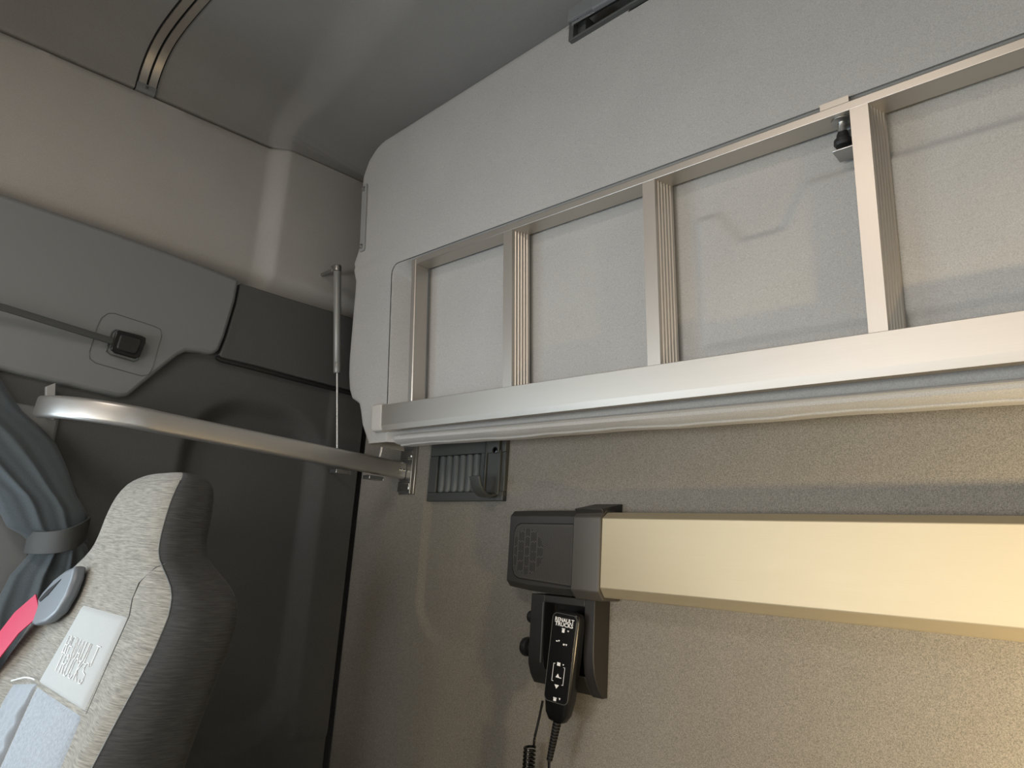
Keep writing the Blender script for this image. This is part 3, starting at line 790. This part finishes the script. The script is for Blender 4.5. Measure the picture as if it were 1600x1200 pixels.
bk = MB().loft(rings).build('backrest', M['seatfab'], seat, angle=60, sub=1)
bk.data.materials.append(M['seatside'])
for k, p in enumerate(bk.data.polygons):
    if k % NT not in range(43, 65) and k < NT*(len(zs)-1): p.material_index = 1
TH = -PI/4*.62
def pipe(th, z0, z1, name, r=.0009):
    pts = [Vector(seat_pt(z, th)) for z in frange(z0, z1, .01)]
    cen = Vector((XC, -.62, 0))
    return MB().tube(pts, r, 6).build(name, M['darkplastic'], bk)
pipe(-math.radians(35), -.78, .078, 'piping'); pipe(-PI+math.radians(35), -.78, .078, 'piping')
# front panels
def patch(poly, off, nz=26, nx=26, puff=.003, edge=.012, fn=None):
    """quad poly (TL, TR, BR, BL) in (x, z) mapped on the front of the backrest"""
    TL, TR, BR, BL = poly; rows = []
    for j in range(nz+1):
        t = j/nz; row = []
        for i in range(nx+1):
            s_ = i/nx
            x = (TL[0]*(1-s_)+TR[0]*s_)*(1-t)+(BL[0]*(1-s_)+BR[0]*s_)*t; z = (TL[1]*(1-s_)+TR[1]*s_)*(1-t)+(BL[1]*(1-s_)+BR[1]*s_)*t
            k = min(1, min(s_, 1-s_, t, 1-t)*nx/3.)
            y = front_y(x, z)-off*math.sqrt(max(0, 1-(1-k)**2))+.002*(k == 0)
            if fn: y -= fn(x, z)*k
            row.append((x, y, z))
        rows.append(row)
    return MB().grid(rows)
def onSeat(u, v):
    # intersect with the lean of the backrest front
    r = ray(u, v); z = -.15
    for _ in range(30):
        x = None
        y = smooth_interp(z, YFc); t = (y-EYE[1])/r[1]; z = float(r[2]*t)
    p = r*t+EYE
    return (float(p[0]), float(p[2]))
TLp, TRp, BRp, BLp = onSeat(131, 944), onSeat(200, 963), onSeat(131, 1114), onSeat(60, 1067)
print('seat panel', TLp, TRp, BRp, BLp, 'xc', XC)
pn = patch((TLp, TRp, BRp, BLp), .0035).build('centre_panel', M['seatpanel'], seat, angle=70); pn['label'] = 'pale grey upper centre panel with white lettering'
LB = (BLp[0]-.01, -.74); RB = (BRp[0]+.01, -.74)
lwp = patch((BLp, BRp, RB, LB), .003, 60, 26).build('lower_panel', M['seatlow'], seat, angle=70); lwp['label'] = 'mottled blue grey centre panel'
Q0 = onSeat(-20, 1100)
qx = max(XC-.235, BLp[0]-.085)
qf = lambda x, z: .0045*abs(math.sin((x*1.1+z)*PI/.028)*math.sin((x*1.1-z)*PI/.028))**.4
qp = patch(((qx, BLp[1]-.012), (BLp[0]-.002, BLp[1]), (LB[0]-.002, -.74), (qx, -.74)), .004, 120, 40, fn=qf).build('quilted_panel', M['quilt'], seat, angle=70); qp['label'] = 'quilted grey side panel'
sq = []
for k in range(14):
    t = k/13; x = qx+(BLp[0]-qx)*t; z = BLp[1]+.004-.014*(1-t)**2; sq.append((x, front_y(x, z)-.006, z))
stt = MB()
for k in range(13):
    a_, b_ = Vector(sq[k]), Vector(sq[k+1])
    for q0 in (.08, .42, .75):
        stt.tube([a_.lerp(b_, q0), a_.lerp(b_, q0+.2)], .0011, 5)
stt.build('stitching', M['thread'], qp)
# lettering on the centre panel
cT = ((TLp[0]+TRp[0])/2, (TLp[1]+TRp[1])/2); cB = ((BLp[0]+BRp[0])/2, (BLp[1]+BRp[1])/2)
tm = MB()
ex_ = Vector((TRp[0]-TLp[0], TRp[1]-TLp[1])); W = ex_.length; ex_.normalize()
def ptxt(l):
    def f(x, y):
        px_ = cT[0]+(cB[0]-cT[0])*l+x; pz_ = cT[1]+(cB[1]-cT[1])*l+y
        return (px_, front_y(px_, pz_)-.0044, pz_)
    return f
GLY = {'R': [[(0, 0), (0, 1), (.7, 1), (.9, .85), (.9, .65), (.7, .5), (0, .5)], [(.5, .5), (.95, 0)]], 'E': [[(.9, 1), (0, 1), (0, 0), (.9, 0)], [(0, .5), (.75, .5)]],
       'N': [[(0, 0), (0, 1), (.9, 0), (.9, 1)]], 'A': [[(0, 0), (.45, 1), (.9, 0)], [(.2, .33), (.7, .33)]], 'U': [[(0, 1), (0, .2), (.2, 0), (.7, 0), (.9, .2), (.9, 1)]],
       'L': [[(0, 1), (0, 0), (.85, 0)]], 'T': [[(0, 1), (1, 1)], [(.5, .95), (.5, 0)]], 'C': [[(.9, .8), (.7, 1), (.2, 1), (0, .8), (0, .2), (.2, 0), (.7, 0), (.9, .2)]],
       'K': [[(0, 1), (0, 0)], [(.85, 1), (.05, .5), (.9, 0)]], 'S': [[(.9, .85), (.7, 1), (.2, 1), (0, .8), (.1, .55), (.8, .45), (.9, .2), (.7, 0), (.2, 0), (0, .15)]]}
def sew(word, l, h_, wd_, gap):
    f = ptxt(l); tot = len(word)*wd_+(len(word)-1)*gap
    for q, ch in enumerate(word):
        x0_ = -tot/2+q*(wd_+gap)
        for pl_ in GLY[ch]:
            tm.tube([f(x0_+a_*wd_, (b_-.5)*h_) for a_, b_ in pl_], .0006, 5)
sew('RENAULT', .47, .022, .0125, .0048); sew('TRUCKS', .665, .022, .0130, .0060)
tm.build('lettering', M['thread'], pn)
sm_ = [onSeat(*p) for p in ((238, 880), (232, 886), (215, 910), (205, 935), (200, 962), (178, 1012), (133, 1116))]
MB().tube([(x, front_y(x, z)-.0005, z) for x, z in sm_], .0007, 6).build('seam', M['darkplastic'], bk)
# belt guide and red belt on the left shoulder
def onS2(u, v, off=0.0):
    x, z = onSeat(u, v); return x, z
gd = [onSeat(*p) for p in ((142, 884), (138, 905), (128, 930), (112, 958), (95, 972), (78, 977), (66, 972), (66, 962), (90, 925), (108, 905), (125, 892))]
def gy(x, z): return front_y(max(XC-.235, x), z)
gpts = []
mgd = MB().prism(gd, 0, 1, lambda x, z, t: (x, smooth_interp(z, YFc)-.004-.016*t, z)); 
g_o = mgd.build('belt_guide', M['guide'], seat, bevel=.005, seg=3)
sl = [onSeat(*p) for p in ((121, 905), (118, 909), (100, 930), (88, 940), (86, 937), (100, 922))]
MB().prism(sl, 0, 1, lambda x, z, t: (x, smooth_interp(z, YFc)-.018-.003*t, z)).build('slot', M['void'], g_o)
bl = []
for (u, v), off in (((84, 944), .019), ((60, 972), .026), ((30, 1017), .030), ((0, 1062), .034), ((-60, 1150), .040)):
    x, z = onSeat(u, v); bl.append(Vector((x, smooth_interp(z, YFc)-off, z)))
bm_ = MB(); wv = Vector((.021, 0, -.012))
rows = []
for i, p in enumerate(bl):
    rows.append([tuple(p-wv), tuple(p+wv), tuple(p+wv+Vector((0, -.0015, 0))), tuple(p-wv+Vector((0, -.0015, 0)))])
end = Vector((XC-.20, -1.05, -.75)); p = end
rows.append([tuple(p-wv), tuple(p+wv), tuple(p+wv+Vector((0, -.0015, 0))), tuple(p-wv+Vector((0, -.0015, 0)))])
bt = bm_.loft(rows).build('seat_belt', M['belt'], seat); bt['label'] = 'red belt webbing'
# cushion and base (below the picture)
MB().box(XC-.25, XC+.25, -1.25, -.70, -.86, -.70).build('cushion', M['seatfab'], seat, bevel=.05, seg=5)
MB().box(XC-.18, XC+.18, -1.16, -.72, FL, -.85).build('pedestal', M['darkplastic'], seat, bevel=.02, seg=3)

# ------------------------------------------------------------------ light
def area(name, loc, rot, sx, sy, energy, col):
    l = bpy.data.lights.new(name, 'AREA'); l.shape = 'RECTANGLE'; l.size = sx; l.size_y = sy; l.energy = energy; l.color = col
    o = bpy.data.objects.new(name, l); C.objects.link(o); o.location = (loc[0], loc[1], loc[2]+ZO); o.rotation_euler = rot
    return o
area('windscreen_daylight', (-.90, YB+.02, -.18), (PI/2, 0, 0), .80, .50, 15, (.97, .98, 1.0))
area('windscreen_daylight_sunny', (.20, YB+.02, -.18), (PI/2, 0, 0), .95, .50, 9, (1.0, .90, .72))
area('side_window_daylight', (-1.455, -1.30, -.08), (0, -PI/2, 0), .54, .86, 11, (.76, .90, 1.0))
bl_ = area('warm_fill', (.50, -.50, -.34), Vector((-.30, .95, .05)).to_track_quat('-Z', 'Y').to_euler(), .09, .09, 17, (1.0, .74, .38))  # warm fill light added out of view for the right of the back wall
bl_.data.spread = math.radians(125)
area('other_window_daylight', (XR-.01, -1.28, -.05), (0, PI/2, 0), .58, .92, 1.5, (1.0, .96, .88))
area('roof_hatch_daylight', (-.45, -1.45, .945), (0, 0, 0), .60, .40, 9.0, (1.0, .88, .78))
struct(MB().box(-.80, -.10, -1.70, -1.20, .955, .962).build('window_4', M['glass']))
w = bpy.data.worlds.new('sky'); bpy.context.scene.world = w; w.use_nodes = True
bg = w.node_tree.nodes['Background']; bg.inputs['Color'].default_value = (.75, .86, 1, 1); bg.inputs['Strength'].default_value = 1.0

LP, LD = Vector((.50, -.50, -.34)), Vector((-.30, .95, .05)).normalized()
rlp = thing('fill_lamp', 'unseen added fill lamp on a bent arm from the back wall', 'lamp', (.64, 0, -.34))  # unseen fixture built around the added fill light
MB().lathe(LP, LD, [(.012, -.075), (.030, -.070), (.052, -.045), (.066, -.004), (.069, .004), (.070, .003), (.070, -.006), (.056, -.049), (.033, -.075), (.012, -.080)], 28).build('lamp_shade', M['black'], rlp)
a0, a1 = Vector((.64, -.004, -.34)), LP-LD*.077
MB().tube([a0, a0+Vector((0, -.10, 0)), a0+Vector((.02, -.30, -.01)), a0+Vector((.02, -.52, -.01)), a0+Vector((-.03, -.615, -.005)), a1+Vector((.05, -.035, 0)), a1], .007, 10).build('arm', M['steel'], rlp)
MB().lathe((.64, -.001, -.34), (0, -1, 0), [(.035, 0), (.035, .008), (.030, .012), (0, .012)], 24).build('base', M['black'], rlp)

# ------------------------------------------------------------------ camera
cam = bpy.data.cameras.new('camera'); co_ = bpy.data.objects.new('camera', cam); C.objects.link(co_)
cam.sensor_width = 36; cam.lens = 36*F/1600; cam.clip_start = .01
rt = R @ np.array([1, 0, 0]); upv = R @ np.array([0, -1, 0]); bkv = -(R @ np.array([0, 0, 1]))
mw = Matrix.Identity(4)
for i in range(3): mw[i][0], mw[i][1], mw[i][2] = float(rt[i]), float(upv[i]), float(bkv[i])
mw.translation = Vector((0, -1.0, ZO)); co_.matrix_world = mw
sc = bpy.context.scene; sc.camera = co_
sc.view_settings.view_transform = 'Standard'; sc.view_settings.look = 'None'; sc.view_settings.gamma = 1; sc.view_settings.exposure = 0.0
sc.view_settings.use_curve_mapping = False
sc.cycles.use_denoising = True; sc.cycles.max_bounces = 8; sc.cycles.diffuse_bounces = 5
